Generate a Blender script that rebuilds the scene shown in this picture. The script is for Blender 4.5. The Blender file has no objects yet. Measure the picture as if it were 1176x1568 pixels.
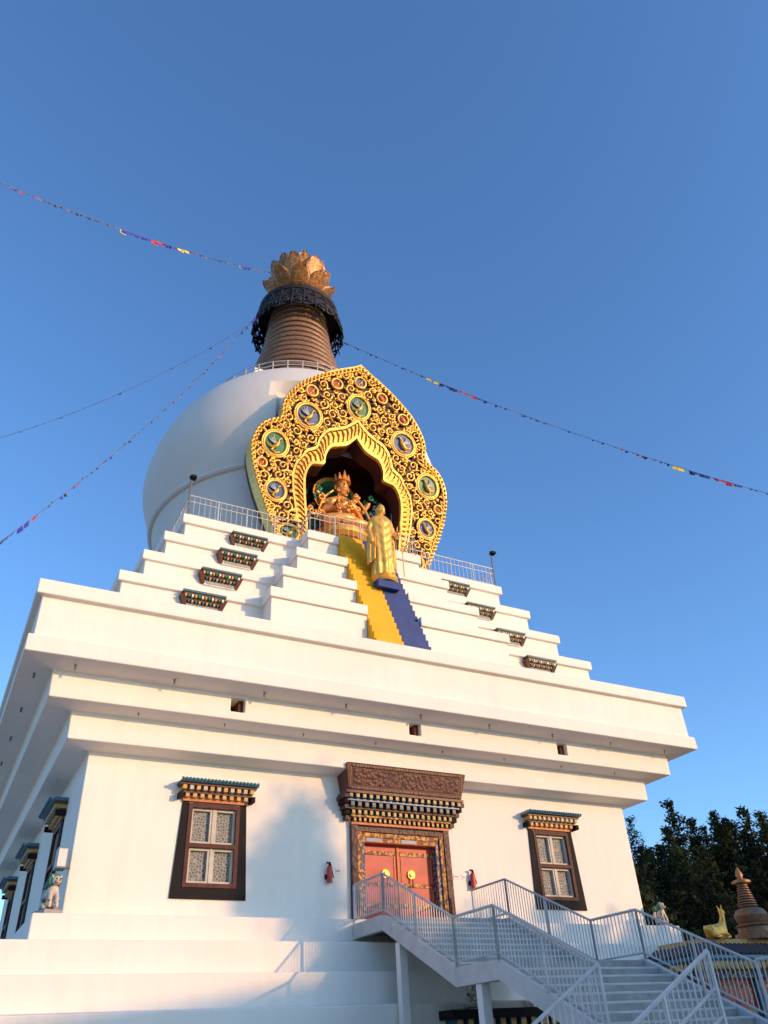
import bpy, bmesh, math, random
from mathutils import Vector, Matrix
random.seed(7)
D=bpy.data; S=bpy.context.scene
rad=math.radians
# ------------------------------------------------------------------ materials
def newmat(name):
    m=D.materials.new(name); m.use_nodes=True
    nt=m.node_tree; b=nt.nodes['Principled BSDF']
    return m,nt,b
def mat(name,col,rough=.6,metal=0,var=.15,scale=3.,bump=.0,bscale=30.,spec=.5):
    m,nt,b=newmat(name); N=nt.nodes; L=nt.links
    tc=N.new('ShaderNodeTexCoord'); no=N.new('ShaderNodeTexNoise'); no.inputs['Scale'].default_value=scale; no.inputs['Detail'].default_value=6
    L.new(tc.outputs['Object'],no.inputs['Vector'])
    r=N.new('ShaderNodeValToRGB'); L.new(no.outputs['Fac'],r.inputs['Fac'])
    c0=[max(0,c*(1-var)) for c in col]; c1=[min(1,c*(1+var)) for c in col]
    r.color_ramp.elements[0].position=.3; r.color_ramp.elements[1].position=.7
    r.color_ramp.elements[0].color=(*c0,1); r.color_ramp.elements[1].color=(*c1,1)
    L.new(r.outputs['Color'],b.inputs['Base Color'])
    b.inputs['Roughness'].default_value=rough; b.inputs['Metallic'].default_value=metal
    b.inputs['Specular IOR Level'].default_value=spec
    if bump>0:
        n2=N.new('ShaderNodeTexNoise'); n2.inputs['Scale'].default_value=bscale; n2.inputs['Detail'].default_value=4
        L.new(tc.outputs['Object'],n2.inputs['Vector'])
        bp=N.new('ShaderNodeBump'); bp.inputs['Strength'].default_value=bump; bp.inputs['Distance'].default_value=.03
        L.new(n2.outputs['Fac'],bp.inputs['Height']); L.new(bp.outputs['Normal'],b.inputs['Normal'])
    return m
def wallmat(name,col,streak=.12):
    m,nt,b=newmat(name); N=nt.nodes; L=nt.links
    tc=N.new('ShaderNodeTexCoord'); mp=N.new('ShaderNodeMapping'); mp.inputs['Scale'].default_value=(2.2,2.2,.22)
    L.new(tc.outputs['Object'],mp.inputs['Vector'])
    n1=N.new('ShaderNodeTexNoise'); n1.inputs['Scale'].default_value=1.5; n1.inputs['Detail'].default_value=8; n1.inputs['Roughness'].default_value=.65
    L.new(mp.outputs['Vector'],n1.inputs['Vector'])
    n2=N.new('ShaderNodeTexNoise'); n2.inputs['Scale'].default_value=.35; n2.inputs['Detail'].default_value=5
    L.new(tc.outputs['Object'],n2.inputs['Vector'])
    mx=N.new('ShaderNodeMath'); mx.operation='MULTIPLY'; L.new(n1.outputs['Fac'],mx.inputs[0]); L.new(n2.outputs['Fac'],mx.inputs[1])
    r=N.new('ShaderNodeValToRGB'); L.new(mx.outputs[0],r.inputs['Fac'])
    r.color_ramp.elements[0].position=.10; r.color_ramp.elements[1].position=.34
    r.color_ramp.elements[0].color=(*[c*(1-streak*k) for c,k in zip(col,(.8,1,1.15))],1); r.color_ramp.elements[1].color=(*col,1)
    L.new(r.outputs['Color'],b.inputs['Base Color']); b.inputs['Roughness'].default_value=.85
    b.inputs['Specular IOR Level'].default_value=.15
    n3=N.new('ShaderNodeTexNoise'); n3.inputs['Scale'].default_value=25; n3.inputs['Detail'].default_value=5
    L.new(tc.outputs['Object'],n3.inputs['Vector'])
    n4=N.new('ShaderNodeTexNoise'); n4.inputs['Scale'].default_value=.9; n4.inputs['Detail'].default_value=3
    L.new(tc.outputs['Object'],n4.inputs['Vector'])
    ad=N.new('ShaderNodeMath'); ad.operation='MULTIPLY_ADD'; ad.inputs[1].default_value=4.; L.new(n4.outputs['Fac'],ad.inputs[0]); L.new(n3.outputs['Fac'],ad.inputs[2])
    bp=N.new('ShaderNodeBump'); bp.inputs['Strength'].default_value=.25; bp.inputs['Distance'].default_value=.02
    L.new(ad.outputs[0],bp.inputs['Height']); L.new(bp.outputs['Normal'],b.inputs['Normal'])
    return m
M={}
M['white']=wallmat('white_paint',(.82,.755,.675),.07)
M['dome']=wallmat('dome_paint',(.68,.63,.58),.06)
M['gold']=mat('gold_paint',(.80,.41,.07),.38,.5,.3,6,.3,40)
M['goldb']=mat('gold_bright',(.86,.47,.09),.36,.45,.2,5,.2,60)
M['statue']=mat('statue_gold',(.85,.46,.09),.4,.45,.2,4,.15,20)
M['maroon']=mat('maroon_ground',(.06,.012,.008),.6,0,.3)
M['darkred']=mat('dark_red_wood',(.10,.025,.015),.5,0,.3,8,.2,30)
M['red']=mat('door_red',(.46,.045,.025),.5,0,.15,3)
M['orange']=mat('door_orange_trim',(.50,.14,.03),.5,0,.3,14,.3,40)
M['black']=mat('black_frame',(.014,.011,.011),.7,spec=.15)
M['wood']=mat('window_wood',(.08,.025,.018),.65,0,.3,10,spec=.3)
M['cream']=mat('cream_trim',(.48,.43,.35),.6)
M['yellow']=mat('stair_yellow',(.74,.38,.004),.6,0,.08,spec=.3)
M['blue']=mat('stair_blue',(.018,.045,.19),.6,0,.15,spec=.3)
M['teal']=mat('teal_trim',(.03,.12,.15),.5,0,.3,8)
M['skyblue']=mat('light_blue_trim',(.06,.20,.28),.5,0,.2,8)
M['green']=mat('green_enamel',(.02,.16,.06),.4,0,.4,7)
M['blueen']=mat('blue_enamel',(.05,.10,.22),.4,0,.4,7)
M['redpaint']=mat('red_paint',(.42,.03,.02),.45,0,.2)
M['steel']=mat('painted_steel',(.50,.49,.48),.5,.05,.12)
M['concrete']=mat('grey_concrete',(.32,.30,.28),.85,0,.15,5,.3,30)
M['spire']=mat('spire_bronze',(.24,.125,.065),.5,.2,.3,8,.3,20)
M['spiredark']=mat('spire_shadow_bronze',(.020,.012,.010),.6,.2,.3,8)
M['crown']=mat('crown_copper',(.36,.165,.055),.45,.35,.5,6,1.,9)
M['dark']=mat('dark_interior',(.02,.015,.012),.8)
M['grey']=mat('grey_metal',(.16,.16,.17),.5,.3)
M['lionw']=mat('lion_white',(.50,.44,.36),.6,0,.3,9)
M['liong']=mat('lion_green_mane',(.03,.14,.09),.5,0,.3,9)
M['skinpeach']=mat('deity_gold',(.80,.36,.09),.4,.3,.2,6)
M['sign']=mat('sign_white',(.66,.64,.60),.5)
M['corb']=mat('corbel_ochre',(.55,.32,.09),.6,0,.3,12)
M['pave']=mat('paving',(.40,.33,.27),.85,0,.2,.5,.2,10)
M['bark']=mat('bark',(.06,.045,.035),.9,0,.3,8)
M['hill']=mat('hill_soil',(.02,.026,.012),.95,0,.4,.3,spec=.1)
M['ochre']=mat('yellow_wall',(.58,.40,.10),.8,0,.1)
M['slate']=mat('roof_dark',(.06,.06,.065),.7,0,.3)
M['flagy']=mat('flag_yellow',(.75,.55,.05),.8); M['flagb']=mat('flag_blue',(.03,.05,.40),.8); M['flagr']=mat('flag_red',(.55,.03,.05),.8)
def leafmat():
    m,nt,b=newmat('needle_foliage'); N=nt.nodes; L=nt.links
    g=N.new('ShaderNodeNewGeometry'); r=N.new('ShaderNodeValToRGB')
    L.new(g.outputs['Random Per Island'],r.inputs['Fac'])
    r.color_ramp.elements[0].color=(.008,.014,.006,1); r.color_ramp.elements[1].color=(.040,.050,.020,1)
    L.new(r.outputs['Color'],b.inputs['Base Color']); b.inputs['Roughness'].default_value=.85; b.inputs['Specular IOR Level'].default_value=.08
    return m
M['leaf']=leafmat()
def lacemat():
    m,nt,b=newmat('lace_glass'); N=nt.nodes; L=nt.links
    tc=N.new('ShaderNodeTexCoord')
    v=N.new('ShaderNodeTexVoronoi'); v.feature='DISTANCE_TO_EDGE'; v.inputs['Scale'].default_value=13; v.inputs['Randomness'].default_value=.8
    L.new(tc.outputs['Object'],v.inputs['Vector'])
    r=N.new('ShaderNodeValToRGB'); L.new(v.outputs['Distance'],r.inputs['Fac'])
    r.color_ramp.elements[0].position=.04; r.color_ramp.elements[0].color=(.32,.30,.27,1)
    r.color_ramp.elements[1].position=.2; r.color_ramp.elements[1].color=(.11,.11,.105,1)
    L.new(r.outputs['Color'],b.inputs['Base Color']); b.inputs['Roughness'].default_value=.6; b.inputs['Specular IOR Level'].default_value=.3
    return m
M['lace']=lacemat()
def carvedmat(name,c0,c1,scale):
    m,nt,b=newmat(name); N=nt.nodes; L=nt.links
    tc=N.new('ShaderNodeTexCoord')
    v=N.new('ShaderNodeTexVoronoi'); v.inputs['Scale'].default_value=scale; v.feature='SMOOTH_F1'
    L.new(tc.outputs['Object'],v.inputs['Vector'])
    r=N.new('ShaderNodeValToRGB'); L.new(v.outputs['Distance'],r.inputs['Fac'])
    r.color_ramp.elements[0].position=.2; r.color_ramp.elements[0].color=(*c1,1)
    r.color_ramp.elements[1].position=.5; r.color_ramp.elements[1].color=(*c0,1)
    L.new(r.outputs['Color'],b.inputs['Base Color']); b.inputs['Roughness'].default_value=.55
    bp=N.new('ShaderNodeBump'); bp.inputs['Strength'].default_value=.8; bp.inputs['Distance'].default_value=.04; bp.invert=True
    L.new(v.outputs['Distance'],bp.inputs['Height']); L.new(bp.outputs['Normal'],b.inputs['Normal'])
    return m
M['carved']=carvedmat('carved_wood',(.05,.012,.008),(.15,.035,.016),11)
M['carvedg']=carvedmat('carved_gilt',(.16,.03,.01),(.66,.34,.06),12)
M['carvedb']=carvedmat('painted_pattern',(.02,.05,.14),(.55,.32,.10),13)
def filimat():
    m,nt,b=newmat('filigree_iron'); N=nt.nodes; L=nt.links
    b.inputs['Base Color'].default_value=(.012,.013,.018,1); b.inputs['Roughness'].default_value=.6
    tc=N.new('ShaderNodeTexCoord'); v=N.new('ShaderNodeTexVoronoi'); v.feature='DISTANCE_TO_EDGE'; v.inputs['Scale'].default_value=2.4
    L.new(tc.outputs['Object'],v.inputs['Vector'])
    g=N.new('ShaderNodeMath'); g.operation='LESS_THAN'; g.inputs[1].default_value=.18; L.new(v.outputs['Distance'],g.inputs[0])
    L.new(g.outputs[0],b.inputs['Alpha'])
    return m
M['fili']=filimat()
# ------------------------------------------------------------------ mesh builder
class MB:
    def __init__(s): s.v=[];s.f=[];s.m=[];s.names=[];s.T=Matrix.Identity(4)
    def mi(s,n):
        if n not in s.names: s.names.append(n)
        return s.names.index(n)
    def add(s,vs,fs,mn):
        o=len(s.v); k=s.mi(mn)
        s.v+= [tuple(s.T@Vector(v)) for v in vs]; s.f+=[tuple(i+o for i in f) for f in fs]; s.m+=[k]*len(fs)
    def box(s,x0,x1,y0,y1,z0,z1,mn):
        s.add([(x0,y0,z0),(x1,y0,z0),(x1,y1,z0),(x0,y1,z0),(x0,y0,z1),(x1,y0,z1),(x1,y1,z1),(x0,y1,z1)],
              [(3,2,1,0),(4,5,6,7),(0,1,5,4),(1,2,6,5),(2,3,7,6),(3,0,4,7)],mn)
    def frus(s,b,t,mn):
        s.add([(b[0],b[2],b[4]),(b[1],b[2],b[4]),(b[1],b[3],b[4]),(b[0],b[3],b[4]),(t[0],t[2],t[4]),(t[1],t[2],t[4]),(t[1],t[3],t[4]),(t[0],t[3],t[4])],
              [(3,2,1,0),(4,5,6,7),(0,1,5,4),(1,2,6,5),(2,3,7,6),(3,0,4,7)],mn)
    def cyl(s,p0,p1,r,mn,n=6,r1=None):
        p0=Vector(p0);p1=Vector(p1);r1=r if r1 is None else r1
        d=(p1-p0).normalized(); a=d.orthogonal().normalized(); b=d.cross(a)
        vs=[p0+(a*math.cos(t)+b*math.sin(t))*r for t in [2*math.pi*i/n for i in range(n)]]+[p1+(a*math.cos(t)+b*math.sin(t))*r1 for t in [2*math.pi*i/n for i in range(n)]]
        fs=[(i,(i+1)%n,n+(i+1)%n,n+i) for i in range(n)]+[tuple(range(n-1,-1,-1)),tuple(range(n,2*n))]
        s.add(vs,fs,mn)
    def lathe(s,prof,mn,n=48,c=(0,0),caps=True,ang=0,sq=False):
        vs=[];fs=[]
        k=math.sqrt(2) if sq else 1
        for r,z in prof:
            for i in range(n):
                t=2*math.pi*i/n+ang; vs.append((c[0]+r*k*math.cos(t),c[1]+r*k*math.sin(t),z))
        P=len(prof)
        for j in range(P-1):
            for i in range(n):
                fs.append((j*n+i,j*n+(i+1)%n,(j+1)*n+(i+1)%n,(j+1)*n+i))
        if caps: fs+= [tuple(range(n-1,-1,-1)),tuple(range((P-1)*n,P*n))]
        s.add(vs,fs,mn)
    def sph(s,c,r,mn,n=10,m=7,sc=(1,1,1)):
        vs=[(c[0],c[1],c[2]-r*sc[2])];fs=[]
        for j in range(1,m):
            p=-math.pi/2+math.pi*j/m
            for i in range(n):
                t=2*math.pi*i/n; vs.append((c[0]+r*sc[0]*math.cos(p)*math.cos(t),c[1]+r*sc[1]*math.cos(p)*math.sin(t),c[2]+r*sc[2]*math.sin(p)))
        vs.append((c[0],c[1],c[2]+r*sc[2])); e=len(vs)-1
        for i in range(n): fs.append((0,1+(i+1)%n,1+i)); fs.append((e,e-n+i,e-n+(i+1)%n))
        for j in range(m-2):
            for i in range(n):
                a=1+j*n+i;b=1+j*n+(i+1)%n; fs.append((a,b,b+n,a+n))
        s.add(vs,fs,mn)
    def build(s,name,parent=None,smooth=False,bevel=0,angle=40):
        me=D.meshes.new(name); me.from_pydata(s.v,[],s.f)
        for n in s.names: me.materials.append(M[n])
        me.polygons.foreach_set('material_index',s.m); me.update()
        o=D.objects.new(name,me); S.collection.objects.link(o)
        if smooth:
            me.shade_smooth()
            try: me.set_sharp_from_angle(angle=rad(angle))
            except Exception: pass
        if bevel:
            b=o.modifiers.new('b','BEVEL'); b.width=bevel; b.segments=2; b.limit_method='ANGLE'; b.angle_limit=rad(30)
        if parent: o.parent=parent
        return o
def empty(name,loc=(0,0,0)):
    e=D.objects.new(name,None); S.collection.objects.link(e); e.location=loc; return e
def skin(name,V,E,R,mn,parent,sub=2,root=0):
    me=D.meshes.new(name); me.from_pydata(V,E,[]); o=D.objects.new(name,me); S.collection.objects.link(o)
    sk=o.modifiers.new('s','SKIN')
    bm=bmesh.new(); bm.from_mesh(me); ly=bm.verts.layers.skin.verify()
    bm.verts.ensure_lookup_table()
    for i,v in enumerate(bm.verts):
        r=R[i]; v[ly].radius=(r,r) if not isinstance(r,tuple) else r; v[ly].use_root=(i==root)
    bm.to_mesh(me); bm.free()
    ss=o.modifiers.new('ss','SUBSURF'); ss.levels=sub; ss.render_levels=sub
    me.materials.append(M[mn]); sk.use_smooth_shade=True
    if parent: o.parent=parent
    return o
def curves(name,splines,mn,parent,bev=.05,cyc=False):
    cu=D.curves.new(name,'CURVE'); cu.dimensions='3D'; cu.bevel_depth=bev; cu.bevel_resolution=1; cu.use_fill_caps=True
    for pts in splines:
        sp=cu.splines.new('POLY'); sp.points.add(len(pts)-1)
        for i,p in enumerate(pts):
            sp.points[i].co=(p[0],p[1],p[2],1); sp.points[i].radius=p[3] if len(p)>3 else 1
        sp.use_cyclic_u=cyc; sp.use_smooth=True
    cu.materials.append(M[mn]); o=D.objects.new(name,cu); S.collection.objects.link(o)
    if parent: o.parent=parent
    return o
def lerpn(tab,z):
    if z<=tab[0][0]: return tab[0][1]
    for a,b in zip(tab,tab[1:]):
        if z<=b[0]: return a[1]+(b[1]-a[1])*(z-a[0])/(b[0]-a[0])
    return tab[-1][1]
def catmull(P,k=6):
    out=[]
    for i in range(len(P)-1):
        p0=P[max(i-1,0)];p1=P[i];p2=P[i+1];p3=P[min(i+2,len(P)-1)]
        for j in range(k):
            t=j/k
            out.append(tuple(.5*((2*p1[a])+(-p0[a]+p2[a])*t+(2*p0[a]-5*p1[a]+4*p2[a]-p3[a])*t*t+(-p0[a]+3*p1[a]-3*p2[a]+p3[a])*t**3) for a in range(len(p1))))
    out.append(tuple(P[-1])); return out
def resample(P,n):
    L=[0]
    for a,b in zip(P,P[1:]): L.append(L[-1]+math.dist(a,b))
    out=[];j=0
    for i in range(n):
        s=L[-1]*i/(n-1)
        while j<len(P)-2 and L[j+1]<s: j+=1
        t=(s-L[j])/max(1e-9,L[j+1]-L[j]); out.append(tuple(P[j][k]+(P[j+1][k]-P[j][k])*t for k in range(len(P[0]))))
    return out
# ------------------------------------------------------------------ STUPA
stupa=empty('great_stupa')
mb=MB()
prof=[(11.8,-4.0),(11.8,-1.45),(11.1,-1.40),(11.1,-.75),(10.4,-.70),(10.4,-.05),(9.7,0.0),(9.7,.55),(9.0,.60),(9.02,4.39),(9.67,4.45),(9.69,5.14),(10.35,5.20),(10.37,5.87),
(11.15,5.95),(11.15,6.38),(11.02,6.42),(11.02,7.48),(11.18,7.50),(11.18,7.90),(10.7,7.92),(10.7,7.5),(8.92,7.52),(8.92,9.5),(9.04,9.51),(9.04,9.85),(8.22,9.87),(8.22,10.82),(8.33,10.83),(8.33,11.17),
(7.52,11.19),(7.52,12.14),(7.63,12.15),(7.63,12.5),(6.80,12.52),(6.80,13.5),(6.92,13.51),(6.92,13.88)]
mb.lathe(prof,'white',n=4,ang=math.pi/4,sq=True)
body=mb.build('tiered_base',stupa)
cut=MB()
def cutf(x0,x1,z0,z1,yface,dep): cut.box(x0,x1,yface-.5,yface+dep,z0,z1,'white')
cutf(-1.3,1.3,.65,3.0,-9,.35)
for sx in (-5.6,5.6): cutf(sx-.68,sx+.68,1.3,3.26,-9,.3)
for sy in (-5.6,0,5.6): cut.box(-9.5,-8.7,sy-.68,sy+.68,1.3,3.26,'white')
for sx in (-5.55,0,5.6): cutf(sx-.2,sx+.2,5.42,5.8,-10.36,.9)
co=cut.build('cutter'); 
bo=body.modifiers.new('bo','BOOLEAN'); bo.object=co; bo.operation='DIFFERENCE'; bo.solver='EXACT'
dg=bpy.context.evaluated_depsgraph_get(); nm=D.meshes.new_from_object(body.evaluated_get(dg))
body.modifiers.clear(); body.data=nm; D.objects.remove(co)
bv=body.modifiers.new('b','BEVEL'); bv.width=.03; bv.segments=2; bv.limit_method='ANGLE'; bv.angle_limit=rad(40)
# centre projections, stair and cheeks
SXL,SXM,SXR=-1.15,-.14,.88
mb=MB()
tz=[(9.03,7.5,9.85,4.5),(8.3,9.8,11.17,3.85),(7.63,11.1,12.5,3.1),(6.9,12.4,13.88,2.38)]
for sg in (-1,1):
    for w,z0,z1,hw in tz:
        x0,x1=(-hw,SXL-.005) if sg<0 else (SXR+.005,hw)
        o=.8
        mb.box(x0,x1,-(w+o)+.1,-w+.3,z0,z1-.34,'white')
        mb.box(x0-(.07 if sg<0 else 0),x1+(.07 if sg>0 else 0),-(w+o),-w+.3,z1-.34,z1+.004,'white')
mb.build('stair_projection',stupa,bevel=.02)
mb=MB()
n=22
for i in range(n):
    z1=14.0-i*.29; y=-7.55-(i)*.29*.475
    for x0,x1,c in ((SXL,SXM,'yellow'),(SXM,SXR,'blue')):
        mb.box(x0,x1,y-.138,-6.5,z1-.29,z1,c)
mb.build('painted_stair',stupa,bevel=.01)
# rooflets on tiers
def rooflet(mb,x,yf,z,w=1.35):
    h=w/2
    mb.box(x-h,x+h,yf-.30,yf+.05,z+.10,z+.17,'teal')
    mb.box(x-h+.04,x+h-.04,yf-.26,yf+.05,z+.03,z+.098,'darkred')
    k=12
    for i in range(k):
        xx=x-h+.1+(2*h-.2)*i/(k-1)
        mb.box(xx-.03,xx+.03,yf-.28,yf+.05,z-.05,z+.028,['corb','green','sign'][i%3])
    mb.box(x-h+.12,x+h-.12,yf-.17,yf+.05,z-.12,z-.052,'darkred')
    for i in range(9):
        xx=x-h+.22+(2*h-.44)*i/8
        mb.box(xx-.025,xx+.025,yf-.19,yf+.05,z-.19,z-.122,'corb' if i%2 else 'teal')
    for e in (-1,1): mb.frus((x+e*(h-.12)-.06,x+e*(h-.12)+.06,yf-.1,yf+.05,z-.3),(x+e*(h-.02)-.08,x+e*(h-.02)+.08,yf-.26,yf+.05,z+.02),'darkred')
    mb.box(x-.52,x+.52,yf-.07,yf+.05,z-.34,z-.192,'sign')
    mb.box(x-.45,x+.45,yf-.085,yf+.05,z-.31,z-.22,'concrete')
RL=[(6.45,-8.92,9.35),(5.78,-8.22,10.68),(5.05,-7.52,12.02),(4.45,-6.8,13.32)]
mb=MB()
for (x,yf,z) in RL: rooflet(mb,x,yf,z); rooflet(mb,-x,yf,z)
mb.build('tier_rooflets',stupa)
mb=MB(); mb.T=Matrix.Rotation(-math.pi/2,4,'Z')
for (x,yf,z) in RL: rooflet(mb,x,yf,z); rooflet(mb,-x,yf,z)
mb.build('tier_rooflets_side',stupa)
# windows
def window(mb,x):
    yf=-9.0
    def tr(x0b,x1b,x0t,x1t,z0,z1,y0,y1,m): mb.add([(x+x0b,y0,z0),(x+x1b,y0,z0),(x+x1b,y1,z0),(x+x0b,y1,z0),(x+x0t,y0,z1),(x+x1t,y0,z1),(x+x1t,y1,z1),(x+x0t,y1,z1)],[(3,2,1,0),(4,5,6,7),(0,1,5,4),(1,2,6,5),(2,3,7,6),(3,0,4,7)],m)
    tr(-.98,-.70,-.87,-.70,1.02,3.34,yf-.05,yf+.1,'black'); tr(.70,.98,.70,.87,1.02,3.34,yf-.05,yf+.1,'black')
    mb.box(x-.699,x+.699,yf-.05,yf+.1,1.02,1.28,'black')
    for a,b,c,d in ((-.70,-.60,1.28,3.30),(.60,.70,1.28,3.30)): mb.box(x+a,x+b,yf-.07,yf+.15,c,d,'wood')
    mb.box(x-.60,x+.60,yf-.072,yf+.15,1.282,1.38,'wood'); mb.box(x-.60,x+.60,yf-.07,yf+.15,2.22,2.32,'wood'); mb.box(x-.6,x+.6,yf-.07,yf+.15,3.2,3.32,'wood')
    mb.box(x-.62,x+.62,yf+.12,yf+.14,1.3,3.3,'lace')
    for z0,z1 in ((1.38,2.22),(2.32,3.2)):
        for x0,x1 in ((-.6,-.03),(.03,.6)):
            mb.box(x+x0,x+x0+.06,yf+.02,yf+.119,z0,z1,'cream'); mb.box(x+x1-.06,x+x1,yf+.02,yf+.119,z0,z1,'cream')
            mb.box(x+x0+.06,x+x1-.06,yf+.022,yf+.119,z0,z0+.06,'cream'); mb.box(x+x0+.06,x+x1-.06,yf+.022,yf+.119,z1-.06,z1,'cream')
        mb.box(x-.03,x+.03,yf,yf+.118,z0,z1,'cream')
    mb.box(x-.88,x+.88,yf-.10,yf+.1,3.34,3.42,'orange')
    for i in range(9):
        xx=x-.8+1.6*i/8; mb.box(xx-.05,xx+.05,yf-.20,yf+.1,3.42,3.52,'corb')
    mb.box(x-.96,x+.96,yf-.22,yf+.1,3.52,3.58,'darkred')
    for i in range(11):
        xx=x-.92+1.84*i/10; mb.box(xx-.05,xx+.05,yf-.34,yf+.1,3.58,3.69,'corb' if i%2==0 else 'cream')
    mb.box(x-1.04,x+1.04,yf-.37,yf+.1,3.69,3.75,'darkred')
    mb.frus((x-1.08,x+1.08,yf-.48,yf+.1,3.75),(x-1.0,x+1.0,yf-.36,yf+.1,3.86),'skyblue')
    for i in range(22):
        xx=x-1.03+2.06*i/21; mb.cyl((xx,yf-.495,3.77),(xx,yf-.495,3.83),.035,'teal',5)
    for e in (-1,1): mb.box(x+e*.98-.05,x+e*.98+.05,yf-.3,yf+.1,3.38,3.52,'black')
mb=MB()
for x in (-5.6,5.6): window(mb,x)
mb.build('windows',stupa)
mb=MB(); mb.T=Matrix.Rotation(-math.pi/2,4,'Z')
for x in (-5.6,0,5.6): window(mb,x)
mb.build('windows_side',stupa)
# main door
def corbelrow(mb,x0,x1,yf,dep,z0,z1,n,m1,m2,fill=.55):
    w=(x1-x0)/n
    for i in range(n):
        c=x0+(i+.5)*w
        mb.box(c-w*fill/2,c+w*fill/2,yf-dep,yf,z0,z1,m1); mb.box(c-w*fill/2+.01,c+w*fill/2-.01,yf-dep-.015,yf-dep,z0+.015,z1-.015,m2)
mb=MB(); yf=-9.0
mb.box(-1.28,1.28,yf+.2,yf+.26,.6,2.98,'red')
mb.box(-.03,.03,yf+.16,yf+.2,.6,2.95,'orange')
for z0,z1 in ((.98,1.08),(1.52,1.61),(2.34,2.45)):
    for e in (-1,1):
        a,b=sorted((e*.08,e*1.18)); mb.box(a,b,yf+.175,yf+.2,z0,z1,'carvedg')
for e in (-1,1):
    for z0,z1 in ((1.12,1.48),(1.66,2.3)):
        for a,b in ((.1,.13),(1.1,1.13)):
            q0,q1=sorted((e*a,e*b)); mb.box(q0,q1,yf+.18,yf+.2,z0,z1,'orange')
    mb.cyl((e*.42,yf+.2,1.85),(e*.42,yf+.15,1.85),.12,'gold',16); mb.cyl((e*.42,yf+.15,1.85),(e*.42,yf+.10,1.85),.06,'goldb',10)
    mb.cyl((e*.42,yf+.1,1.74),(e*.42,yf+.1,1.5),.02,'redpaint',6)
    a,b=sorted((e*1.3,e*1.18)); mb.box(a,b,yf-.06,yf+.2,.6,2.75,'carvedb')
    a,b=sorted((e*1.3,e*1.44)); mb.box(a,b,yf-.12,yf+.05,.6,3.0,'carvedg')
    a,b=sorted((e*1.44,e*1.62)); mb.box(a,b,yf-.16,yf+.05,.6,3.05,'carved')
mb.box(-1.18,1.18,yf-.05,yf+.2,2.62,2.75,'orange'); 
for i in range(4): mb.box(-1.12+i*.57,-.64+i*.57,yf-.07,yf-.05,2.635,2.735,'blueen' if i%2==0 else 'carvedg')
mb.box(-1.3,1.3,yf-.08,yf+.05,2.75,2.88,'carvedg'); mb.box(-1.44,1.44,yf-.14,yf+.05,2.881,3.0,'carved')
mb.box(-1.62,1.62,yf-.18,yf+.05,3.051,3.12,'orange')
corbelrow(mb,-1.62,1.62,yf,.22,3.122,3.24,20,'darkred','corb')
mb.box(-1.68,1.68,yf-.26,yf+.05,3.242,3.30,'carvedg')
corbelrow(mb,-1.72,1.72,yf,.32,3.302,3.42,18,'green','corb')
mb.box(-1.78,1.78,yf-.36,yf+.05,3.422,3.48,'carved')
corbelrow(mb,-1.82,1.82,yf,.44,3.482,3.62,16,'darkred','teal')
mb.box(-1.88,1.88,yf-.48,yf+.05,3.622,3.68,'blueen')
corbelrow(mb,-1.92,1.92,yf,.58,3.682,3.80,18,'teal','corb')
mb.box(-1.97,1.97,yf-.62,yf+.05,3.802,3.87,'darkred')
mb.frus((-1.9,1.9,yf-.60,yf+.05,3.872),(-2.02,2.02,yf-.78,yf+.05,4.58),'darkred')
def fy(z): return yf-.60-(z-3.872)*.18/.708
for zz in (3.93,4.52):
    mb.box(-1.86,1.86,fy(zz)-.03,fy(zz)+.05,zz-.035,zz+.035,'carved')
mb.add([(-1.75,fy(4.02)-.012,4.02),(1.75,fy(4.02)-.012,4.02),(1.82,fy(4.44)-.012,4.44),(-1.82,fy(4.44)-.012,4.44)],[(0,1,2,3)],'carved')
for i in range(40):
    xx=-1.8+3.6*i/39
    for zz in (3.93,4.52): mb.sph((xx,fy(zz)-.035,zz),.02,'corb',5,4)
for i in range(8):
    for e in (-1,1): mb.sph((e*1.88,fy(3.97+i*.07)-.01,3.97+i*.07),.02,'corb',5,4)
mb.frus((-2.02,2.02,yf-.80,yf+.05,4.582),(-1.95,1.95,yf-.7,yf+.05,4.63),'carved')
for e in (-1,1):
    for k in range(5):
        w=.07; xx=e*(1.75+.05*k); mb.box(xx-w,xx+w,yf-.2-.09*k,yf+.05,3.16+.13*k,3.27+.13*k,'black' if k%2 else 'carved')
mb.box(-1.7,1.7,yf-.35,yf,.5,.598,'concrete')
mb.build('main_door',stupa)
mb=MB()
for i in range(9):
    x=-9.9+19.8*i/8
    mb.cyl((x,-10.75,5.93),(x,-10.75,5.78),.03,'grey'); 
    mb.cyl((-10.75,x,5.93),(-10.75,x,5.78),.03,'grey')
    if i<8:
        x2=x+1.2; mb.cyl((x2*.93,-10.02,5.2),(x2*.93,-10.02,5.1),.02,'grey')
for sx in (-5.55,0,5.6): mb.box(sx-.19,sx+.19,-9.7,-9.66,5.43,5.79,'dark'); mb.box(sx+.06,sx+.19,-10.2,-9.72,5.43,5.79,'wood')
mb.build('drip_spouts',stupa)
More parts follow.
